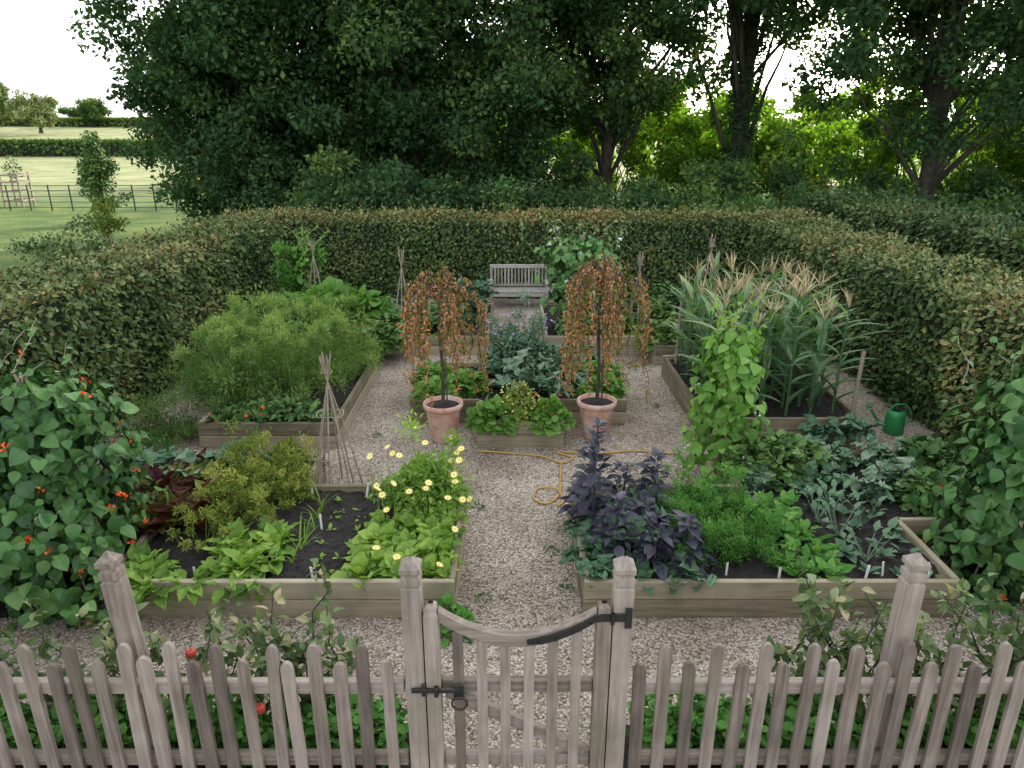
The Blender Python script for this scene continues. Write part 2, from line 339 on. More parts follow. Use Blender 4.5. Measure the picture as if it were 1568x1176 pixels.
soilrect(mb,-4.4,-.5,2.62,3.12,.03,0,.012);soilrect(mb,.55,4.5,2.62,3.12,.03,0,.012)
# low mounds of soil that feather into the gravel under the bean rows
for cx,cy in((-3.55,4.5),(3.85,4.55)):
    rr=np.linspace(0,1,14);aa=np.linspace(0,2*np.pi,40,endpoint=False);RR,AA=np.meshgrid(rr,aa,indexing='ij')
    ed=1+.12*np.sin(AA*3+cx)+.08*np.sin(AA*7);Xm=cx+.62*RR*ed*np.cos(AA);Ym=cy+.5*RR*ed*np.sin(AA);Zm=.055*(1-RR**2)-.004+R.uniform(-.008,.008,RR.shape)*(RR<.95)
    i=np.arange(13)[:,None]*40;j=np.arange(40)[None];k=(j+1)%40
    mb.add(np.stack([Xm,Ym,Zm],-1),np.stack([i+j,i+40+j,i+40+k,i+k],-1).reshape(-1,4))
mb.build('soil_border',[SOIL])
# ------------------------------------------------------------ raised beds
def bed(poly,rects,h=.30):
    mb=MB();n=len(poly)
    ar=sum(poly[i][0]*poly[(i+1)%n][1]-poly[(i+1)%n][0]*poly[i][1] for i in range(n))
    if ar<0:poly=poly[::-1]
    th=.045
    for i in range(n):
        p=np.array(poly[i]);q=np.array(poly[(i+1)%n]);d=q-p;L=np.linalg.norm(d);d=d/L;nin=np.array([-d[1],d[0]])
        along_x=abs(d[0])>.5
        pr=np.array(poly[i-1]);e=p-pr;conv0=(e[0]*d[1]-e[1]*d[0])>0
        nx_=np.array(poly[(i+2)%n]);e=nx_-q;conv1=(d[0]*e[1]-d[1]*e[0])>0
        s0=p.copy();s1=q.copy()
        if not along_x:
            s0=p+d*(th+.001) if conv0 else p
            s1=q-d*(th+.001) if conv1 else q
        elif not conv0: s0=p+d*.001
        for k in range(2):
            z=h*(.25+.5*k);c=(s0+s1)/2+nin*(th/2-R.uniform(0,.004))
            LL=np.linalg.norm(s1-s0)/2
            obox(mb,(c[0],c[1],z),(LL,th/2,h/4-.003) if along_x else (th/2,LL,h/4-.003),None,.006,R.random(),0 if along_x else 1)
        if conv0:
            cc=p+d*(th+.04)+nin*(th+.04)
            obox(mb,(cc[0],cc[1],h/2-.015),(.036,.036,h/2-.01),None,.004,R.random(),0)
    for r in rects: soilrect(mb,r[0]+.02,r[1]-.02,r[2]+.02,r[3]-.02,.235,2)
    return mb.build('raised_bed',[BX,BY,SOIL])
bed([(-.39,4.08),(-.39,5.5),(-1.78,5.5),(-1.78,6.13),(-3.6,6.13),(-3.6,4.9),(-2.79,4.9),(-2.79,4.08)],[(-2.79,-.39,4.08,5.48),(-3.6,-2.75,4.9,5.48),(-3.6,-1.78,5.44,6.13)])
bed([(.49,4.08),(3.05,4.08),(3.05,4.9),(3.9,4.9),(3.9,6.2),(1.95,6.2),(1.95,5.5),(.49,5.5)],[(.49,3.05,4.08,5.5),(3.01,3.9,4.9,5.5),(1.95,3.9,5.46,6.2)])
bed([(-3.3,6.87),(-1.85,6.87),(-1.85,9.3),(-3.3,9.3)],[(-3.3,-1.85,6.87,9.3)])
bed([(2.06,7.0),(3.75,7.0),(3.75,9.3),(2.06,9.3)],[(2.06,3.75,7.0,9.3)])
bed([(-.37,6.9),(.55,6.9),(.55,7.56),(1.31,7.56),(1.31,9.0),(.55,9.0),(.55,9.6),(-.37,9.6),(-.37,9.0),(-1.16,9.0),(-1.16,7.56),(-.37,7.56)],[(-.37,.55,6.9,7.6),(-1.16,1.31,7.56,9.0),(-.37,.55,8.96,9.6)])
bed([(-2.0,10.25),(-.33,10.25),(-.33,12.6),(-3.7,12.6),(-3.7,9.75),(-2.0,9.75)],[(-2.04,-.33,10.25,12.6),(-3.7,-2.0,9.75,12.6)])
bed([(.5,10.25),(2.05,10.25),(2.05,9.75),(3.9,9.75),(3.9,12.6),(.5,12.6)],[(.5,2.09,10.25,12.6),(2.05,3.9,9.75,12.6)])
# ------------------------------------------------------------ hedges
CORE=plain('hedge_core',(.014,.02,.008),1,.4,12)
def hedge(name,x0,x1,y0,y1,h,dens=1150,s=.072,mat=G_HEDGE,t0=.3,top=.3,z0=0,hid=None):
    mb=MB()
    obox(mb,((x0+x1)/2,(y0+y1)/2,z0+(h-.1)/2),((x1-x0)/2-.1,(y1-y0)/2-.1,(h-.1)/2),None,.08,.0,1)
    faces=[((x0,y0),(x1,y0),(0,-1)),((x1,y0),(x1,y1),(1,0)),((x1,y1),(x0,y1),(0,1)),((x0,y1),(x0,y0),(-1,0))]
    def emit(P,nn,t):
        n=len(P);bul=.09*sn(P,2.3)+.055*sn(P,6,3.)
        P=P+nn*(bul[:,None]+R.normal(size=(n,1))*.045-.02)
        D=nn*.35+rd(n)*.7;D[:,2]-=.35*(1-abs(nn[2]));Nn=nn*.8+UP*.6+.6*rd(n)
        put(mb,OV2,P,D,Nn,s*(.55+.8*R.random(n)),t+.22*sn(P,1.1,5)+.15*sn(P,4,1)+.15*R.normal(size=n))
    for k,(a,b,nn) in enumerate(faces):
        a=np.array(a);b=np.array(b);L=np.linalg.norm(b-a);n=int(L*h*dens*(.35 if k==hid else 1))
        u=R.random(n);z=z0+R.random(n)*h
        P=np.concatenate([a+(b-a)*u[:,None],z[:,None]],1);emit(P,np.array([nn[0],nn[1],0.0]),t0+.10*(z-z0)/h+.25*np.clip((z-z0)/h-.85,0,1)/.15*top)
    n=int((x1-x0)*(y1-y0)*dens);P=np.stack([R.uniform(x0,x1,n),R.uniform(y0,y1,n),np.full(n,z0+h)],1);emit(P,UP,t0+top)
    n=int((x1-x0+y1-y0)*22);P=np.stack([R.uniform(x0,x1,n),R.uniform(y0,y1,n),np.full(n,z0+h+.02)],1);dr=rd(n)*.02
    for k in range(6):
        put(mb,Q3,P+UP*.03*k+dr*k,rd(n)+UP*.4,rd(n)+UP,s*.9,t0+top+.1*R.normal(size=n))
    return mb.build(name,[mat,CORE])
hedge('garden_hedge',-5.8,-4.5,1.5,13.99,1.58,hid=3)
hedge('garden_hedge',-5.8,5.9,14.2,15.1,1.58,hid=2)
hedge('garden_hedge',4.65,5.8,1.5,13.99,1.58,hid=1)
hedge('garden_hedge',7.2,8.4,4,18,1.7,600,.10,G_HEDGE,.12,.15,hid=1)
# ------------------------------------------------------------ trees
def tree(name,x,y,h,Rx,zb,nc,npc,ls,mat,tr,lean=(0,0),t0=.4,cr=(.6,1.2),limbs=16,Ry=None,z0=0,fork=.35,ivy=0,pw=.45,flat=.6,tv=.13,dn=0,cone=0):
    mb=MB();Ry=Ry or Rx
    top=np.array([x+lean[0],y+lean[1],z0+h*.85]);k=10
    tp=[np.array([x,y,z0-.1])+(top-np.array([x,y,z0]))*u+np.array([.25*math.sin(u*7+x),.2*math.cos(u*5+y),0])*min(1,u*3)*tr*2 for u in np.linspace(0,1,k)]
    rad=tr*(1-np.linspace(0,1,k)*.8);rad[0]*=1.35
    chain(mb,tp,rad,10,.5,0)
    cz=z0+(h+zb)/2;hz_=(h-zb)/2
    d=rd(nc)
    if dn: d[:,2]-=dn; d=nrm(d)
    rr=R.random((nc,1))**pw
    C=np.array([x+lean[0]*.6,y+lean[1]*.6,cz])+d*rr*np.array([Rx,Ry,hz_])
    C+=R.normal(size=C.shape)*.25*(Rx/6)
    if cone:
        u=(C[:,2:3]-z0-zb)/(h-zb);C[:,:2]=np.array([x,y])+(C[:,:2]-[x,y])*np.clip(1.5-1.4*u,.1,1.5)
    cR=R.uniform(cr[0],cr[1],nc)
    for q in R.choice(nc,min(limbs*3,nc),replace=False):
        c=C[q];u=np.clip((c[2]-z0)/h*.6+R.uniform(-.1,.05),fork*.5,.95);s=np.array(tp[int(u*(k-1))])
        mid=(s+c)/2+np.array([0,0,.12*np.linalg.norm(c-s)])+R.normal(size=3)*.3*(Rx/6)
        tt=np.linspace(0,1,7)[:,None];pp=s*(1-tt)**2+2*mid*tt*(1-tt)+c*tt**2+R.normal(size=(7,3))*.06*(Rx/6)*(tt>0)
        chain(mb,pp,tr*.38*(1-np.linspace(0,1,7)*.88)*R.uniform(.4,1),6,.5,0)
    n=nc*npc;CC=np.repeat(C,npc,0);cc=np.repeat(cR,npc);dd=rd(n);dd[:,2]+=.25
    off=dd*(cc*(R.random(n)**.45))[:,None];off[:,2]*=flat
    P=CC+off;ct=np.repeat(R.normal(size=nc)*tv,npc);kp=P[:,2]>z0+.12;P=P[kp];dd=dd[kp];off=off[kp];ct=ct[kp];n=len(P)
    D=rd(n)*.9+dd*.4;D[:,2]-=.25
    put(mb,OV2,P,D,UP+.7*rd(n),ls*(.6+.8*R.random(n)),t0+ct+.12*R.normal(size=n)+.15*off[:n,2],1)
    if ivy:
        n=ivy;u=R.random(n);A=np.array(tp);idx=u*(k-1)*.75;i0=idx.astype(int);f=(idx-i0)[:,None]
        B=A[i0]*(1-f)+A[i0+1]*f;a=R.random(n)*6.28;o=np.stack([np.cos(a),np.sin(a),0*a],1)
        put(mb,QR,B+o*(tr*.9+R.random((n,1))*.22),o+rd(n)*.5-[0,0,.4],o+UP*.3,.14,.3+.15*R.normal(size=n),1)
    return mb.build(name,[BARK,mat])
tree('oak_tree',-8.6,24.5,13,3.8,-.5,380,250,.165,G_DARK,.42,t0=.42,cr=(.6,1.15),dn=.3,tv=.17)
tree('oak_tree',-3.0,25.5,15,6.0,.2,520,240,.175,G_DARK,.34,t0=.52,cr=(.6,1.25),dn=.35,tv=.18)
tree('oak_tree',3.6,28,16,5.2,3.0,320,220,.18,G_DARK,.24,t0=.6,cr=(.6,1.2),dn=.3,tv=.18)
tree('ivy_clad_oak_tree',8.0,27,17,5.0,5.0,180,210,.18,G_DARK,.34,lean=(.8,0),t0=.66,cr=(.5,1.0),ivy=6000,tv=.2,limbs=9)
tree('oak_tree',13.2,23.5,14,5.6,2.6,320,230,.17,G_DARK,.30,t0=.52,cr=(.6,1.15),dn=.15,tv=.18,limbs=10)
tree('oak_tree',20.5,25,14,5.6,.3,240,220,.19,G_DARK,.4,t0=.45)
tree('beech_tree',-15,56,9,4,.5,90,150,.28,G_DARK,.4,t0=.55)
def thicket(name,lst,mat,ls,t0,npc=180):
    mb=MB()
    for (x,y,rx,ry,rz,n) in lst:
        nc=max(6,int(n/npc));C=np.array([x,y,rz*.45])+rd(nc)*R.random((nc,1))**.4*[rx,ry,rz*.55]
        C[:,2]=np.abs(C[:,2])
        for c in C[:14]:
            tt=np.linspace(0,1,5)[:,None];b=np.array([x+R.normal()*.3*rx,y,0.0]);pp=b*(1-tt)+c*tt+R.normal(size=(5,3))*.08
            chain(mb,pp,.035*(1-np.linspace(0,1,5)*.8),5,.5,1)
        CC=np.repeat(C,npc,0);m=len(CC);off=rd(m)*(R.random((m,1))**.5)*R.uniform(.4,.75)*[1,1,.75];P=CC+off;P[:,2]=np.abs(P[:,2])
        put(mb,OV2,P,rd(m)+off-[0,0,.2],UP+.8*rd(m),ls*(.6+.8*R.random(m)),t0+np.repeat(R.normal(size=nc)*.17,npc)+.12*R.normal(size=m))
    mb.build(name,[mat,BARK])
thicket('undergrowth_shrubs',[(x,R.uniform(19,22),1.7,1.3,R.uniform(1.8,2.9) if x<2 else R.uniform(1.0,2.4),3600) for x in np.arange(-8.0,24,1.7)],G_DARK,.14,.5)
thicket('woodland_shrubs',[(x,R.uniform(24,27),1.8,1.4,R.uniform(2.2,4.2),3200) for x in np.arange(-3,24,3.1)],G_DARK,.16,.62)
thicket('backlit_shrubs',[(x,R.uniform(28,33),2.2,1.6,R.uniform(4.5,8),6500) for x in np.arange(-6,25,2.2)],G_YEL,.18,.42)
thicket('woodland_edge',[(x,R.uniform(42,50),4,3,R.uniform(5,8.5),4200) for x in np.arange(-8,52,4.5)],G_YEL,.40,.3)
thicket('rose_shrub',[(-10.6,17.0,1.4,1.0,1.2,2200),(-8.0,19,1.0,1,1.2,1600)],G_APP,.09,.35)
tree('young_tree',-15.4,27.5,3.2,.75,.3,90,60,.12,G_GREEN,.05,t0=.7,cr=(.15,.35),limbs=10,cone=1)
tree('young_tree',-11.8,21,1.3,.5,.2,25,50,.09,G_OLIVE,.03,t0=.5,cr=(.12,.25),limbs=6)
tree('field_tree',-117,170,10.5,6,1.5,60,220,.5,G_PALE,.4,t0=.5,cr=(1,2),z0=float(hz(170)))
tree('field_tree',-105,168,8.5,4.5,1.2,45,200,.5,G_PALE,.4,t0=.7,cr=(.9,1.8),z0=float(hz(168)))
tree('field_tree',-113,205,7,4,.6,40,200,.5,G_DARK,.4,t0=.6,cr=(1,1.8),z0=float(hz(205)))
tree('field_tree',-122,215,5,5,.2,40,200,.5,G_DARK,.4,t0=.6,cr=(1,1.8),z0=float(hz(215)))
hedge('field_hedgerow',-150,-36,99,101,1.6,10,.6,G_DARK,.6,.2,z0=float(hz(100))-.2)
hedge('field_hedgerow',-220,-60,205,207,1.6,4,.9,G_DARK,.8,.2,z0=float(hz(206))-.3)
mb=MB();xs_=np.arange(-46,-11.5,.9)
for x in xs_: obox(mb,(x,31.5,.55),(.025,.02,.55),None,.003,.5)
for z in(.15,.38,.62,.85,1.07): tubes(mb,[(-46,31.5,z)],[(-11.5,31.5,z)],.014,.014,6)
mb.build('estate_railing',[IRON])
mb=MB()
for a,b in((-.4,-.4),(.4,-.4),(.4,.4),(-.4,.4)):
    obox(mb,(-22.6+a,33.5+b,.75),(.04,.04,.75),None,.005,.5)
for z in(.3,.7,1.1,1.4):
    for s in(-.4,.4):
        obox(mb,(-22.6,33.5+s*1.1,z),(.45,.015,.035),None,.004,.5);obox(mb,(-22.6+s*1.1,33.5,z),(.015,.41,.035),None,.004,.5)
dome(mb,(-22.6,33.5,1.3),(.4,.4,.9),250,OV2,.12,m=1)
mb.build('tree_guard',[CANE,G_GREEN])
# ------------------------------------------------------------ picket fence + gate
FY=2.76
def picket(mb,x,ztop,w=.031,y0=FY-.045,y1=FY-.023,lean=0):
    pr=[(-w,0.03),(w,0.03),(w,ztop-.035)]
    for a in np.linspace(0,180,9)[1:-1]: pr.append((w*math.cos(math.radians(a))*.98,ztop-.035+.042*math.sin(math.radians(a))))
    pr.append((-w,ztop-.035));extr(mb,pr,(x,0),y0,y1,R.random(),0,lean)
def post(mb,x,y=FY+.01,h=.045,top=1.35,lx=0,ly=0):
    t=R.random()*.5+.4
    sqloft(mb,x,y,[(0,h),(top-.155,h),(top-.148,h-.006),(top-.140,h-.006),(top-.133,h),(top-.10,h),(top-.088,h-.010),(top-.080,h-.010),(top-.07,h+.002),(top-.045,h+.002),(top-.012,h-.03),(top,.004)],t,0,lx,ly)
def fence(x0,x1,posts):
    mb=MB()
    x=x0;k=0
    while x<x1:
        picket(mb,x+R.normal()*.007,(.895 if k%2 else .79)+R.normal()*.008,.030+R.normal()*.0015,lean=R.normal()*.014);x+=.1135;k+=1
    for z in(.63,.18): obox(mb,((x0+x1)/2,FY,z),((x1-x0)/2+.03,.021,.035),None,.004,R.random(),1)
    for p in posts: post(mb,p[0],FY+.07,.042,1.33,p[1],p[2])
    mb.build('picket_fence',[FV,FX])
fence(-4.0,-.55,[(-1.80,-.06,.01),(-3.5,0,0)]);fence(.62,4.05,[(1.86,.012,0),(3.5,0,0)])
mb=MB();post(mb,-.462);mb.build('gate_post',[FV]);mb=MB();post(mb,.512);mb.build('gate_post',[FV])
mb=MB()
zc=lambda x:.915+.135*((x-.025)/.36)**2
for x in(-.375,.425):
    sqloft(mb,x,FY-.01,[(.05,.034),(1.06,.034),(1.075,.028),(1.10,.026),(1.118,.012)],R.random(),0)
xs_=np.linspace(-.34,.39,19);V=[]
for x in xs_:
    for a,b in((-.022,-.030),(.022,-.030),(.022,.030),(-.022,.030)):V.append((x,FY-.012+a,zc(x)+b))
i=np.arange(18)[:,None]*4;j=np.arange(4)[None];k=(j+1)%4;mb.add(V,np.stack([i+j,i+4+j,i+4+k,i+k],-1).reshape(-1,4),.6,1)
for x in(-.255,-.143,-.031,.081,.193,.305):
    t=R.random();extr(mb,[(-.025,.08),(.025,.08),(.025,zc(x)-.032),(-.025,zc(x)-.032)],(x,0),FY-.030,FY-.011,t,0)
for z in(.63,.17):obox(mb,(.025,FY+.012,z),(.364,.021,.035),None,.004,R.random(),1)
beam(mb,(-.31,FY+.012,.59),(.36,FY+.012,.21),.04,.065,m=1)
xs_=np.linspace(.07,.455,12);V=[]
for q,x in enumerate(xs_):
    hh=.012+.008*min(1,q/2)
    z=zc(min(x,.39)) if x<.39 else zc(.39)
    for a,b in((-.004,-hh),(.004,-hh),(.004,hh),(-.004,hh)):V.append((x,FY-.041+a,z+b))
i=np.arange(11)[:,None]*4;mb.add(V,np.stack([i+j,i+4+j,i+4+k,i+k],-1).reshape(-1,4),.5,2)
mb.add(V[:4],[0,1,2,3],.5,2)
obox(mb,(.50,FY-.041,zc(.39)),(.05,.004,.022),None,.002,.5,2);obox(mb,(.535,FY-.045,zc(.39)),(.016,.005,.055),None,.002,.5,2)
tubes(mb,[(.462,FY-.05,zc(.39)-.03)],[(.462,FY-.05,zc(.39)+.03)],.009,.009,8,m=2)
for x in(.12,.2,.28,.36):tubes(mb,[(x,FY-.043,zc(x))],[(x,FY-.052,zc(x))],.006,.004,8,m=2)
obox(mb,(-.365,FY-.052,.645),(.115,.006,.012),None,.002,.5,2)
obox(mb,(-.255,FY-.050,.635),(.024,.005,.045),None,.004,.5,2);obox(mb,(-.42,FY-.050,.645),(.012,.006,.035),None,.003,.5,2);obox(mb,(-.36,FY-.058,.645),(.01,.012,.028),None,.003,.5,2)
a=np.linspace(0,2*np.pi,22);chain(mb,np.stack([-.25+.036*np.cos(a),np.full(22,FY-.07),.585+.036*np.sin(a)],1),.0055,6,.5,2)
mb.build('garden_gate',[FV,FX,IRON])
# ------------------------------------------------------------ bench
mb=MB();bx,by=.13,13.45;w=.56
for s in(-1,1):
    beam(mb,(bx+s*(w-.03),by-.25,0),(bx+s*(w-.03),by-.25,.46),.05,.05,(0,1,0));beam(mb,(bx+s*(w-.03),by+.22,0),(bx+s*(w-.03),by+.27,.74),.05,.05,(0,1,0))
    beam(mb,(bx+s*(w-.03),by-.29,.485),(bx+s*(w-.03),by+.22,.485),.06,.03);beam(mb,(bx+s*(w-.03),by-.22,.28),(bx+s*(w-.03),by+.22,.28),.035,.05)
for k in range(5):obox(mb,(bx,by-.22+.095*k,.325),(w,.04,.011),None,.003)
obox(mb,(bx,by-.25,.28),(w-.06,.015,.03),None,.003);obox(mb,(bx,by+.275,.735),(w,.022,.035),None,.004);obox(mb,(bx,by+.24,.375),(w-.06,.018,.025),None,.003)
for x in np.linspace(-w+.1,w-.1,15):beam(mb,(bx+x,by+.243,.395),(bx+x,by+.272,.705),.032,.014,(0,1,0))
mb.build('garden_bench',[BENCH])
# ------------------------------------------------------------ potted weeping trees
def weeping(x,y,top,seed):
    e=bpy.data.objects.new('potted_weeping_tree',None);bpy.context.scene.collection.objects.link(e);e.location=(0,0,0)
    mb=MB();h=.44
    lathe(mb,[(0,.01),(.135,.01),(.14,.02),(.188,h-.07),(.19,h-.065),(.212,h-.06),(.219,h-.03),(.215,h-.005),(.203,h),(.19,h-.004),(.187,h-.05),(0,h-.05)],x,y,36,0)
    mb.build('terracotta_pot',[TERRA],e,True)
    mb=MB();mb2=MB()
    lathe(mb,[(.185,h-.045),(.12,h-.03),(0,h-.02)],x,y,16,1)
    tr=[(x,y,h-.05),(x+.01,y,.8),(x-.015,y+.01,1.2),(x,y,top-.25),(x+.02,y,top-.12)];chain(mb,tr,[.022,.018,.017,.016,.01],8)
    chain(mb,[(x+.05,y-.03,h-.05),(x+.03,y-.02,1.3)],.009,6)
    for s in range(54):
        a=s*2.399+R.normal()*.3;r=(.10+.34*R.random()**.6)*(1+.15*math.sin(3*a+seed));z1=top-R.uniform(0,.22)-r*.40;zl=R.uniform(.52,1.15)+(.42-r)*.8
        o=np.array([math.cos(a),math.sin(a),0]);c=np.array([x,y,0.0])
        pts=[c+UP*(top-.28)+o*.02,c+o*r*.4+UP*(z1+.10+R.random()*.08),c+o*r*.8+UP*(z1+.06),c+o*r+UP*(z1-.06)]
        zz=z1-.06
        while zz>zl:
            zz-=.1;pts.append(c+o*(r+.03*(z1-zz)+R.normal()*.02)+UP*zz+rd(1)[0]*.02)
        pts=np.array(pts);chain(mb,pts,np.linspace(.006,.002,len(pts)),4)
        m=int(len(pts)*7);u=R.random(m)*(len(pts)-1.01);i0=u.astype(int);f=(u-i0)[:,None];P=pts[i0]*(1-f)+pts[i0+1]*f+rd(m)*.014
        D=rd(m)*.8;D[:,2]-=.6
        put(mb2,tpl([.03,.20,.20,.02],.3,.2),P,D,rd(m)+[0,-.4,.5],R.uniform(.028,.052,m),.52+.22*math.sin(s*2.1)+.2*R.normal(size=m),0)
    mb.build('trunk_and_branches',[BARK,SOIL],e);mb2.build('leaves',[G_RUST],e)
weeping(-.74,7.12,1.85,1);weeping(.92,7.2,1.97,2)
# ------------------------------------------------------------ climbing beans
def bean(name,x,y,z0,h,r0,r1,n,s,mat,fm=None,nf=0,t0=.45,poles=6,ry=1):
    mb=MB()
    for k in range(poles):
        a=6.28*k/poles+.3;chain(mb,[(x+r0*.7*math.cos(a),y+r0*.7*ry*math.sin(a),z0),(x+.04*math.cos(a+3),y+.04*math.sin(a+3),z0+h*1.02)],.008,6,.5,1)
    u=R.random(n);a=R.random(n)*6.28;r=(r0*(1-u)+r1*u)*(1+.25*np.sin(3*a+u*5+x)+.18*np.sin(7*u*3+a*2));r*=R.uniform(.45,1.15,n)
    cap=u>.92;r=np.where(cap,r*R.random(n),r)
    o=np.stack([np.cos(a),np.sin(a)*1.0,0*a],1)
    P=np.array([x,y,z0])+o*r[:,None]*[1,ry,1]+UP*(u*h)[:,None]
    D=o*.5+rd(n)*.6-UP*.5;Nn=o*.9+UP*.7+.5*rd(n)
    put(mb,HEART,P,D,Nn,s*(.4+.8*R.random(n)),t0+.24*R.normal(size=n)+.15*sn(P,4),0)
    for k in range(9):
        p=np.array([x+R.normal()*r1*.6,y+R.normal()*r1*.6,z0+h*.97]);q=[p];dv=R.normal(size=2)*.03
        for _ in range(6):q.append(q[-1]+np.array([dv[0]+R.normal()*.02,dv[1]+R.normal()*.02,.045]))
        q=np.array(q);chain(mb,q,.003,4,.5,1);put(mb,HEART,q,rd(7)-UP*.2,rd(7)+UP,s*.5,t0+.2,0)
    if nf:
        u=R.random(nf);a=R.random(nf)*6.28;o=np.stack([np.cos(a),np.sin(a),0*a],1);r=(r0*(1-u)+r1*u)*1.15
        P=np.array([x,y,z0])+o*r[:,None]*[1,ry,1]+UP*(u*h*1.04)[:,None]
        for k in range(6):
            put(mb,QR,P+rd(nf)*.018,rd(nf)+UP*.4,rd(nf),.026,R.random(nf),2)
    mb.build(name,[mat,CANE,fm or F_RED])
bean('runner_bean_plant',-3.25,4.45,0,1.62,.58,.42,2800,.105,G_BEAN,F_RED,60,t0=.5)
bean('runner_bean_plant',3.72,4.55,0,1.62,.52,.36,2500,.105,G_BEAN,F_RED,8,t0=.5)
bean('runner_bean_plant',1.98,6.1,.2,1.35,.34,.18,1000,.10,G_BEANL,F_WHI,4,t0=.55)
bean('runner_bean_plant',1.05,10.75,.2,1.5,.32,.55,1500,.12,G_BEAN,F_WHI,60,t0=.8)
bean('runner_bean_plant',-3.55,12.2,.2,1.2,.25,.15,500,.10,G_BEANL,None,0,t0=.4)
def wigwam(x,y,h,r,n=7,z0=.2):
    mb=MB()
    for k in range(n):
        a=6.28*k/n+.2+R.normal()*.15;dx,dy=math.cos(a),math.sin(a);rk=r*R.uniform(.8,1.15)
        chain(mb,[(x+rk*dx,y+rk*dy,z0),(x+rk*.5*dx,y+rk*.5*dy,z0+h*.45+R.normal()*.02),(x-.02*dx,y-.02*dy,z0+h*.9),(x-.05*dx,y-.05*dy,z0+h*(1+R.random()*.06))],[.009,.008,.007,.005],6,.5,0)
    for f in(.3,.6,.9):
        a=np.linspace(0,6.28,15);rr=r*(1-f)+.02;chain(mb,np.stack([x+rr*np.cos(a),y+rr*np.sin(a),np.full(15,z0+h*f)+.01*np.sin(a*3)],1),.004,5,.5,0)
    mb.build('cane_wigwam',[CANE])
wigwam(-1.62,5.88,1.3,.25,8,0.02);wigwam(-1.7,10.9,1.25,.16);wigwam(-3.35,12.0,1.25,.2);wigwam(1.95,10.8,1.2,.18);wigwam(3.35,12.0,1.3,.25)
for a in((2.15,7.2,1.25),(3.68,7.15,1.0),(2.2,9.1,1.2),(3.7,9.1,1.1)):
    mb=MB();chain(mb,[(a[0],a[1],.1),(a[0]+.02,a[1],a[2])],.022,6);mb.build('wooden_stake',[CANE])
# ------------------------------------------------------------ sweetcorn
mb=MB();g=grid(2.25,3.6,7.25,9.0,.25,j=.2)
for p in g:
    h=R.uniform(.95,1.3);q=p+[R.normal()*.03,R.normal()*.03,h];tubes(mb,[p],[q],.016,.008,6,.3,0)
    m=10;u=np.linspace(.08,.9,m);a=np.arange(m)*math.pi+R.random()*6.28+R.normal(size=m)*.35;e=np.radians(R.uniform(48,78,m))
    o=np.stack([np.cos(a),np.sin(a),0*a],1);D=o*np.cos(e)[:,None]+UP*np.sin(e)[:,None];Nn=-o*np.sin(e)[:,None]+UP*np.cos(e)[:,None]
    put(mb,CORN,p+(q-p)*u[:,None],D,Nn,R.uniform(.30,.45,m),.5+.22*R.normal(size=m)-.2*(u<.2),0)
    put(mb,tpl([.10,.15,.12,.03],.6,0),p+(q-p)*.5+np.zeros((1,3)),np.array([[R.normal()*.3,R.normal()*.3,1.0]]),rd(1),.2,.75,0)
    m=10;a=R.random(m)*6.28;D=np.stack([np.cos(a)*.4,np.sin(a)*.4,np.ones(m)],1);put(mb,STRIP,np.repeat(q[None],m,0)+UP*.02,D,rd(m),R.uniform(.16,.26,m),R.random(m),1)
mb.build('sweetcorn_crop',[G_CORN,G_TAS])
# ------------------------------------------------------------ feathery plants
def feather(mb,c,r,n,s,T=QN,m=0,t0=.5,cl=1.0):
    c=np.array(c,float);r=np.array(r,float)
    k=max(6,n//90);d=rd(k);d[:,2]=np.abs(d[:,2]);C=c+d*r*R.random((k,1))**.35*(1+.2*R.normal(size=(k,1)))
    base=np.repeat(c[None],k,0)+(C-c)*[.35,.35,0];tubes(mb,base,C,.004,.0015,3,.4,m)
    CC=np.repeat(C,90,0);q=len(CC);off=rd(q)*(R.random((q,1))**.6)*np.repeat(R.uniform(.05,.13,k),90)[:,None]*min(1.3,r[2]/.5)*cl;P=CC+off
    put(mb,T,P,off*8+rd(q)*.8+UP*.3,rd(q)+UP,s*(.6+.8*R.random(q)),t0+np.repeat(R.normal(size=k)*.18,90)+.1*R.normal(size=q)+.25*(P[:,2]-c[2]-r[2]*.5)/r[2],m)
mb=MB()
feather(mb,(-3.25,7.6,.25),(.62,.5,.74),11000,.055,cl=1.1);feather(mb,(-2.6,7.9,.25),(.6,.6,.86),14000,.055,t0=.6);feather(mb,(-2.2,8.7,.25),(.5,.5,.74),9000,.055,t0=.65);feather(mb,(-3.2,8.8,.25),(.6,.5,.9),9000,.055,t0=.6);feather(mb,(-3.75,7.0,.0),(.45,.4,.55),5500,.055,t0=.3)
for q in range(46):
    x,y=R.uniform(-3.6,-2.0),R.uniform(7.3,9.1);z=R.uniform(.95,1.25);tubes(mb,[(x,y,.3)],[(x+R.normal()*.06,y,z)],.004,.002,4,.6);feather(mb,(x,y,z-.12),(.10,.10,.14),360,.05,t0=.75,cl=2.6)
mb.build('fennel_plants',[G_FEN])
mb=MB();rosette(mb,grid(-3.1,-2.0,7.0,7.35,.2),11,OVAL,.17,30,75,.4);dome(mb,(-2.5,7.1,.24),(.6,.2,.25),500,OVAL,.07,.4);P=np.stack([R.uniform(-3.2,-2.1,6),R.uniform(6.85,7.0,6),R.uniform(.3,.45,6)],1);flowers(mb,P,.025,1,1,6)
mb.build('herb_plants',[G_GREEN,F_RED])
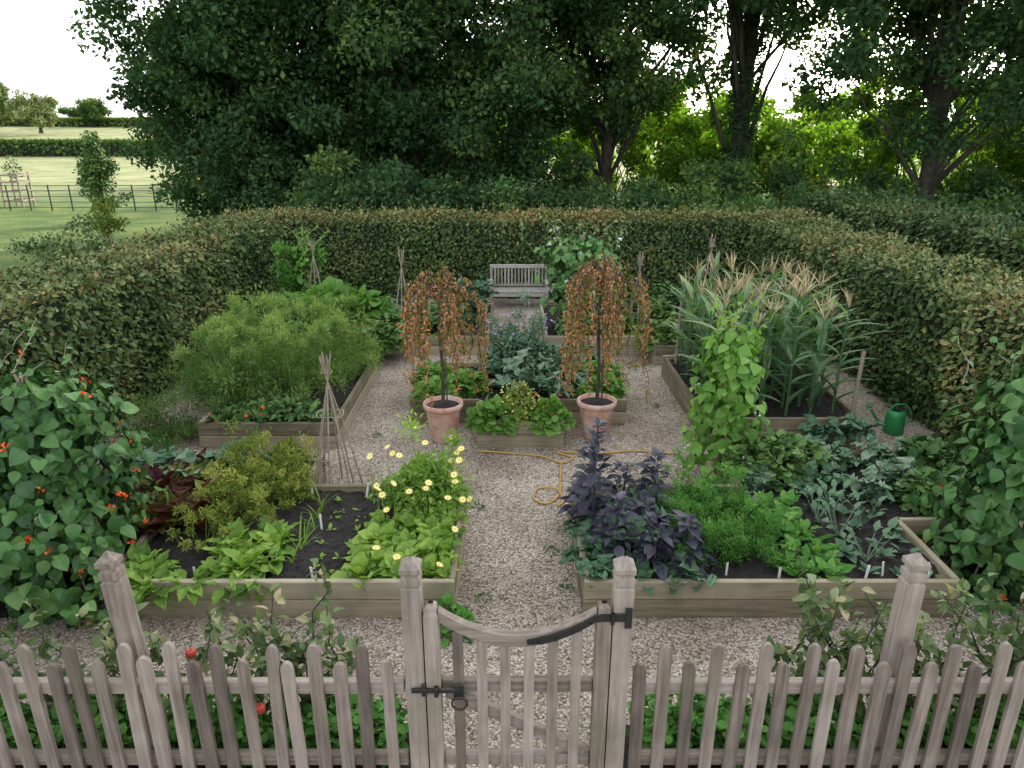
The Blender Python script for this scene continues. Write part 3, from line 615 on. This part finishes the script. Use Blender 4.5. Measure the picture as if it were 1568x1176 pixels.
# ------------------------------------------------------------ front-left bed crops
mb=MB();rosette(mb,grid(-3.0,-2.3,4.8,5.75,.19),18,CHARD,.27,35,80,.42,.5);mb.build('beetroot_and_chard',[G_RED])
mb=MB();rosette(mb,grid(-3.45,-2.5,5.6,6.0,.28,j=.3),20,KALE,.27,10,75,.45,.25);rosette(mb,grid(-3.5,-3.0,4.95,5.2,.3,j=.3),16,KALE,.24,15,70,.4,.2);mb.build('kale_plants',[G_KALE])
mb=MB()
for q in range(40):
    x,y=R.uniform(-2.4,-1.8),R.uniform(4.75,6.05);feather(mb,(x,y,.25),(.10,.10,R.uniform(.2,.5)),480,.032,QD3,0,.35+.45*R.random(),.7)
dome(mb,(-2.1,5.6,.25),(.3,.35,.2),900,OVAL,.04,.6)
feather(mb,(-1.8,5.3,.25),(.16,.16,.25),1200,.032,QD3,0,.7,.7);feather(mb,(-2.3,4.6,.25),(.25,.2,.3),1500,.032,QD3,0,.6,.7)
mb.build('dill_plants',[G_OLIVE])
mb=MB();rosette(mb,grid(-2.05,-1.62,4.25,4.72,.15),18,CHARD,.19,20,80,.5,.4);rosette(mb,grid(-2.65,-2.3,4.12,4.35,.18),22,CHARD,.20,5,75,.3,.4);rosette(mb,[(-2.2,4.1,.26),(-1.95,4.1,.25),(-1.75,4.12,.26),(-2.4,4.05,.24)],20,CHARD,.20,-40,60,.3,.3);mb.build('spinach_plants',[G_LETT])
mb=MB();rosette(mb,grid(-1.05,-.48,4.22,5.05,.14),19,LETT,.15,10,80,.6,.4);mb.build('lettuce_plants',[G_LETT])
mb=MB();dome(mb,(-.7,5.2,.25),(.34,.3,.36),1800,OVAL,.055,.45);feather(mb,(-.72,5.25,.25),(.34,.3,.58),2500,.05,Q2,0,.6)
n=26;P=np.stack([R.uniform(-1.1,-.38,n),R.uniform(4.75,5.5,n),R.uniform(.45,.85,n)],1);tubes(mb,P-[0,0,.35],P,.003,.002,4,.6);flowers(mb,P,.034,1,2,10)
P=np.array([(-.42,4.55,.42),(-.38,4.85,.5),(-.45,5.05,.55),(-.36,4.7,.36),(-.8,4.25,.38),(-.95,4.3,.42),(-.5,4.2,.35),(-.33,4.95,.45)]);tubes(mb,P-[.05,0,.2],P,.003,.002,4,.6);flowers(mb,P,.034,1,2,10)
mb.build('yellow_daisy_plants',[G_LETT,F_YEL,F_ORA])
mb=MB();g=grid(-1.4,-1.18,4.3,5.4,.17);rosette(mb,g,6,OVAL,.045,20,70,.6)
g=grid(-1.56,-1.47,4.4,5.3,.12);rosette(mb,g,5,STRIP,.20,60,88,.5);mb.build('onion_seedlings',[G_LETT])
# ------------------------------------------------------------ front-right bed crops
def amaranth(mb,x,y,z0,h,n,s=.14,w=.15):
    chain(mb,[(x,y,z0),(x+R.normal()*.02,y,z0+h*.5),(x+R.normal()*.03,y,z0+h)],[.012,.01,.005],6,.6,0)
    nb=int(h/.045);u=np.repeat(np.linspace(.15,1,nb),max(3,n//nb));n=len(u);u=np.clip(u+R.normal(size=n)*.02,0,1);a=R.random(n)*6.28;o=np.stack([np.cos(a),np.sin(a),0*a],1);r=w*(1.15-u)*R.uniform(.1,1,n)
    P=np.array([x,y,z0])+o*r[:,None]+UP*(u*h)[:,None];e=np.radians(R.uniform(-30,35,n)+u*25)
    D=o*np.cos(e)[:,None]+UP*np.sin(e)[:,None];Nn=-o*np.sin(e)[:,None]+UP*np.cos(e)[:,None]+.3*rd(n)
    put(mb,OVAL,P,D,Nn,s*(.5+.6*R.random(n))*(1.15-.45*u),.42+.25*R.normal(size=n)+.25*(u>.85),0)
mb=MB()
for x,y,h,n in((.62,4.75,.92,100),(.74,4.42,.48,70),(.98,4.6,.36,70),(1.08,4.85,.62,80),(.60,5.05,.55,70),(.85,4.95,.5,70),(1.22,4.35,.38,70),(1.0,4.28,.42,70)):amaranth(mb,x,y,.25,h,n)
mb.build('purple_amaranth',[G_PUR])
mb=MB();rosette(mb,grid(.56,1.3,4.2,4.9,.17),14,KALE,.18,10,75,.45,.3);rosette(mb,[(.75,4.7,.45),(1.0,4.75,.45),(.9,4.45,.4)],14,KALE,.2,0,70,.45,.3);mb.build('brassica_plants',[G_KALE])
mb=MB()
for p in grid(1.22,1.88,4.4,5.4,.15):feather(mb,(p[0],p[1],.25),(.13,.13,R.uniform(.22,.42)),800,.03,qd(.14,.03),0,.3+.35*R.random(),.8)
mb.build('carrot_crop',[G_CAR])
mb=MB();rosette(mb,grid(1.95,2.28,4.22,5.3,.14),13,CHARD,.15,10,75,.6,.35);mb.build('turnip_crop',[G_CAR])
mb=MB();rosette(mb,grid(2.5,2.95,4.25,5.3,.21),8,OVAL,.10,15,75,.65,.3)
for p in((2.45,5.0),(2.5,4.75),(2.6,5.1),(2.75,4.9),(2.55,4.4)):
    for k in range(9):
        a=R.random()*6.28;q=np.array([p[0]+.1*math.cos(a),p[1]+.1*math.sin(a),.24+R.uniform(.12,.2)]);tubes(mb,[(p[0],p[1],.24)],[q],.004,.003,4,.95);put(mb,CHARD,q[None],q[None]-[p[0],p[1],.2],np.array([[0,0,1.0]]),.10,.8)
mb.build('young_brassica_plants',[G_KALE])
mb=MB();g=grid(2.15,3.8,5.45,6.05,.28,j=.3);rosette(mb,g,15,KALE,.22,0,70,.5,.45);rosette(mb,g+[.1,.1,.08],9,KALE,.15,15,80,.8,.3);mb.build('cauliflower_plants',[G_KALE])
mb=MB();dome(mb,(2.35,5.85,.25),(.5,.3,.36),1400,ROUND,.065,.5);dome(mb,(3.5,5.2,.25),(.3,.25,.25),600,ROUND,.07,.4);dome(mb,(3.85,5.9,.1),(.3,.4,.4),800,ROUND,.08,.3);mb.build('courgette_plants',[G_GREEN])
mb=MB();rosette(mb,grid(3.05,4.0,6.75,7.05,.33,j=.3),18,KALE,.26,0,65,.6,.3);mb.build('broccoli_plants',[G_KALE])
# ------------------------------------------------------------ centre bed
mb=MB();g=grid(-.1,.9,8.0,9.2,.3,j=.35);rosette(mb,g,18,KALE,.26,15,80,.6,.4)
rosette(mb,[(.15,7.75,.4),(.4,7.6,.4),(.05,8.0,.5),(.55,8.2,.5)],20,KALE,.28,10,80,.6,.35);mb.build('kale_plants',[G_KALE])
mb=MB()
for c in((-.2,7.0),(.38,7.02),(-.9,7.75),(-.95,8.3),(1.05,7.8),(1.1,8.4),(-.55,8.0)):dome(mb,(c[0],c[1],.22),(.26,.2,.24),420,ROUND,.075,.5)
P=np.stack([R.uniform(.1,.55,16),R.uniform(6.9,7.2,16),R.uniform(.3,.5,16)],1);flowers(mb,P,.028,1,1,6)
mb.build('nasturtium_plants',[G_BEANL,F_RED])
mb=MB();dome(mb,(.06,7.1,.25),(.24,.22,.38),900,OVAL,.04,.6);n=80;P=np.array([.06,7.08,.45])+rd(n)*[.24,.2,.22];flowers(mb,P,.014,1,1,6)
mb.build('feverfew_plants',[G_OLIVE,F_YEL])
mb=MB();dome(mb,(.15,8.9,.25),(.55,.35,.45),1500,OVAL,.07,.5);feather(mb,(.1,9.2,.25),(.5,.4,.75),3500,.05,Q2,0,.65);n=40;P=np.array([.1,9.0,.8])+rd(n)*[.45,.3,.15];flowers(mb,P,.024,1,1,6)
mb.build('borage_plants',[G_KALE,F_LIL])
# ------------------------------------------------------------ back beds
mb=MB();P=np.array([(-2.9,11.0,.25),(-2.6,10.6,.25),(-2.35,11.1,.25),(-3.1,10.5,.25),(-2.7,11.4,.25)])
for p in P:dome(mb,p,(.4,.35,.6),260,ROUND,.17,.3)
mb.build('squash_plants',[G_BEANL])
mb=MB()
for x,y,h in((-3.7,12.4,1.35),(-3.45,12.3,1.15),(-3.85,12.0,1.0)):
    chain(mb,[(x,y,.2),(x,y,.2+h)],.012,6);feather(mb,(x,y,.3),(.16,.16,h),1800,.09,Q2,0,.5)
mb.build('tall_green_amaranth',[G_CAR])
mb=MB()
for c in((-1.9,10.0,.3),(-2.2,10.2,.3),(-1.75,10.5,.3),(-1.2,10.6,.3),(1.6,10.6,.3),(2.2,10.1,.25),(2.6,10.4,.3),(3.2,10.3,.3),(2.4,11.2,.3),(3.2,11.3,.35),(-1.0,11.6,.3),(-2.2,9.9,.2),(-3.2,9.9,.3),(-2.7,9.9,.25)):
    dome(mb,(c[0],c[1],.22),(.34,.3,c[2]+.08),480,ROUND,.08,.3+.5*R.random())
n=28;P=np.stack([R.uniform(-2.5,-1.6,n),R.uniform(9.8,10.3,n),R.uniform(.4,.6,n)],1);flowers(mb,P,.03,1,1,6)
mb.build('bedding_vegetables',[G_GREEN,F_RED])
mb=MB();rosette(mb,grid(-1.9,-.6,11.0,12.2,.4,j=.4),18,KALE,.30,15,80,.5,.25);rosette(mb,[(-.6,11.3,.5),(-.5,11.8,.6),(-.65,12.2,.6),(-.75,11.5,.7)],18,KALE,.3,15,80,.5,.25)
rosette(mb,grid(1.5,3.4,11.5,12.3,.45,j=.35),18,KALE,.3,15,80,.35,.25);mb.build('kale_plants',[G_KALE])
mb=MB();dome(mb,(2.6,11.8,.25),(.9,.5,.5),1800,HEART,.09,.35);dome(mb,(-3.9,11.2,.1),(.4,1.2,.7),2500,Q3,.08,.4);dome(mb,(-3.95,9.6,.1),(.4,.9,.6),2000,Q3,.08,.4);dome(mb,(4.1,10.8,.1),(.35,1.6,.7),2500,Q3,.08,.3);mb.build('leafy_border_plants',[G_GREEN])
# ------------------------------------------------------------ front border by the fence
mb=MB()
for a,b in((-3.5,-.6),(.66,3.6)):
    n=3800;P=np.stack([R.uniform(a,b,n),R.uniform(2.84,3.16,n),.03+R.random(n)**.8*.24],1);P[:,2]*=.7+.5*np.sin(P[:,0]*5)**2
    put(mb,ROUND,P,rd(n)+UP*.2,UP*1.3+.5*rd(n),R.uniform(.025,.06,n),.35+.22*R.normal(size=n)+.18*sn(P,5),0)
dome(mb,(-.42,3.95,.0),(.17,.12,.2),160,ROUND,.06,.5)
mb.build('strawberry_plants',[G_CAR])
def apple_bush(x0,x1,zt,nb,seed,apples):
    mb=MB()
    for k in range(nb):
        x=R.uniform(x0,x1);b=np.array([x+R.normal()*.1,3.08,.03]);e=np.array([x+R.normal()*.35,3.12+R.normal()*.1,R.uniform(.55,1)*zt])
        tt=np.linspace(0,1,8)[:,None];pp=b*(1-tt)+e*tt+R.normal(size=(8,3))*.025*(tt>0);pp[:,0]+=.1*np.sin(tt[:,0]*3+k)
        chain(mb,pp,np.linspace(.009,.003,8),5,.5,1)
        m=48;u=.25+.75*R.random(m);P=np.stack([np.interp(u*7,np.arange(8),pp[:,q]) for q in range(3)],1)+rd(m)*.035
        put(mb,OVAL,P,rd(m)+[0,0,.2],UP+.6*rd(m),R.uniform(.04,.085,m),.48+.24*R.normal(size=m)+.25*(u>.9),0)
    for a in apples:
        r=.028;pr=[(0.002,-r*.8),(r*.5,-r*.92),(r*.88,-r*.5),(r,.0),(r*.9,r*.5),(r*.55,r*.85),(r*.2,r*.78),(.001,r*.6)]
        lathe(mb,[(p,q+a[2]) for p,q in pr],a[0],a[1],14,2);chain(mb,[(a[0],a[1],a[2]+r*.6),(a[0]+.01,a[1]+.02,a[2]+r*3)],.002,4,.5,1)
    mb.build('espalier_apple_tree',[G_APP,BARK,APPLE])
apple_bush(-2.0,-.75,.95,16,1,[(-1.66,3.0,.62),(-1.27,2.83,.42)])
apple_bush(-3.2,-2.2,.95,10,2,[]);apple_bush(1.1,2.1,1.0,16,3,[(1.5,3.1,.35)]);apple_bush(2.2,3.3,1.0,15,4,[(2.9,3.05,.5)])
# ------------------------------------------------------------ small things
for x,y in((-1.38,4.2),(-1.12,4.2),(-2.2,4.2),(-1.5,4.9),(1.25,4.25),(1.5,4.25),(1.85,4.2),(2.45,4.2),(2.6,4.25),(2.9,4.2),(-1.7,5.4),(-1.25,5.42),(2.35,7.05),(-2.1,6.95)):
    mb=MB();a=R.normal()*.3;beam(mb,(x,y,.2),(x+R.normal()*.01,y+R.normal()*.015,.34),.018,.003,(math.sin(a),math.cos(a),0),.001);mb.build('plant_label',[WHITE])
def spl(pts,n=12):
    P=np.array(pts,float);out=[]
    Q=np.vstack([2*P[0]-P[1],P,2*P[-1]-P[-2]])
    for i in range(1,len(Q)-2):
        for t in np.linspace(0,1,n,endpoint=False):
            out.append(.5*((2*Q[i])+(-Q[i-1]+Q[i+1])*t+(2*Q[i-1]-5*Q[i]+4*Q[i+1]-Q[i+2])*t*t+(-Q[i-1]+3*Q[i]-3*Q[i+1]+Q[i+2])*t**3))
    return np.array(out)
mb=MB();chain(mb,spl([(-.35,6.78,.02),(0,6.72,.02),(.3,6.65,.02),(.5,6.5,.02),(.62,6.62,.02),(.48,6.75,.02),(.9,6.72,.02),(1.3,6.78,.02),(1.75,6.7,.02)]),.009,6)
chain(mb,spl([(.5,6.5,.03),(.46,6.1,.02),(.44,5.85,.02),(.32,5.66,.02),(.2,5.75,.02),(.25,5.95,.02),(.42,5.9,.036),(.46,5.7,.02),(.4,5.6,.02)]),.009,6)
mb.build('garden_hose',[HOSE],smooth=True)
mb=MB();cx,cy=4.25,7.3;lathe(mb,[(0,.01),(.10,.01),(.105,.02),(.10,.22),(.085,.26),(.05,.27)],cx,cy,24)
chain(mb,spl([(cx-.09,cy,.08),(cx-.2,cy,.16),(cx-.30,cy,.30)],6),.014,8);lathe(mb,[(0,.33),(.035,.335),(.02,.30)],cx-.31,cy,12)
chain(mb,spl([(cx+.09,cy,.08),(cx+.18,cy,.18),(cx+.10,cy,.33),(cx-.03,cy,.33),(cx-.07,cy,.26)],6),.010,8);mb.build('watering_can',[GCAN],smooth=True)
# ------------------------------------------------------------ camera, sun, sky
sc=bpy.context.scene
cam=bpy.data.cameras.new('camera');co=bpy.data.objects.new('camera',cam);sc.collection.objects.link(co)
cam.sensor_width=36;cam.lens=24.96;cam.clip_end=3000;cam.clip_start=.05
co.location=(0,0,3.15);co.rotation_euler=(math.radians(90-19.4),0,0);sc.camera=co
el,az=math.radians(24),math.radians(27)
sd=Vector((math.sin(az)*math.cos(el),math.cos(az)*math.cos(el),math.sin(el)))
l=bpy.data.lights.new('sun','SUN');l.energy=5;l.angle=math.radians(.6);l.color=(1,.93,.8);lo=bpy.data.objects.new('sun',l);lo.rotation_euler=sd.to_track_quat('Z','Y').to_euler();lo.location=(20,40,30);sc.collection.objects.link(lo)
w=bpy.data.worlds.new('World');sc.world=w;w.use_nodes=True;nt=w.node_tree
sk=nt.nodes.new('ShaderNodeTexSky');sk.sky_type='NISHITA';sk.sun_disc=False;sk.sun_elevation=el;sk.sun_rotation=az;sk.dust_density=3;sk.air_density=1
hs=nt.nodes.new('ShaderNodeHueSaturation');hs.inputs['Saturation'].default_value=.3;hs.inputs['Value'].default_value=2.7
ad=nt.nodes.new('ShaderNodeMixRGB');ad.blend_type='ADD';ad.inputs[0].default_value=1;ad.inputs[2].default_value=(4.9,5.1,5.3,1)
bg=nt.nodes['Background'];bg.inputs[1].default_value=.15
nt.links.new(sk.outputs[0],hs.inputs['Color']);nt.links.new(hs.outputs[0],ad.inputs[1]);nt.links.new(ad.outputs[0],bg.inputs[0])
sc.view_settings.view_transform='Standard';sc.view_settings.look='None';sc.view_settings.exposure=0
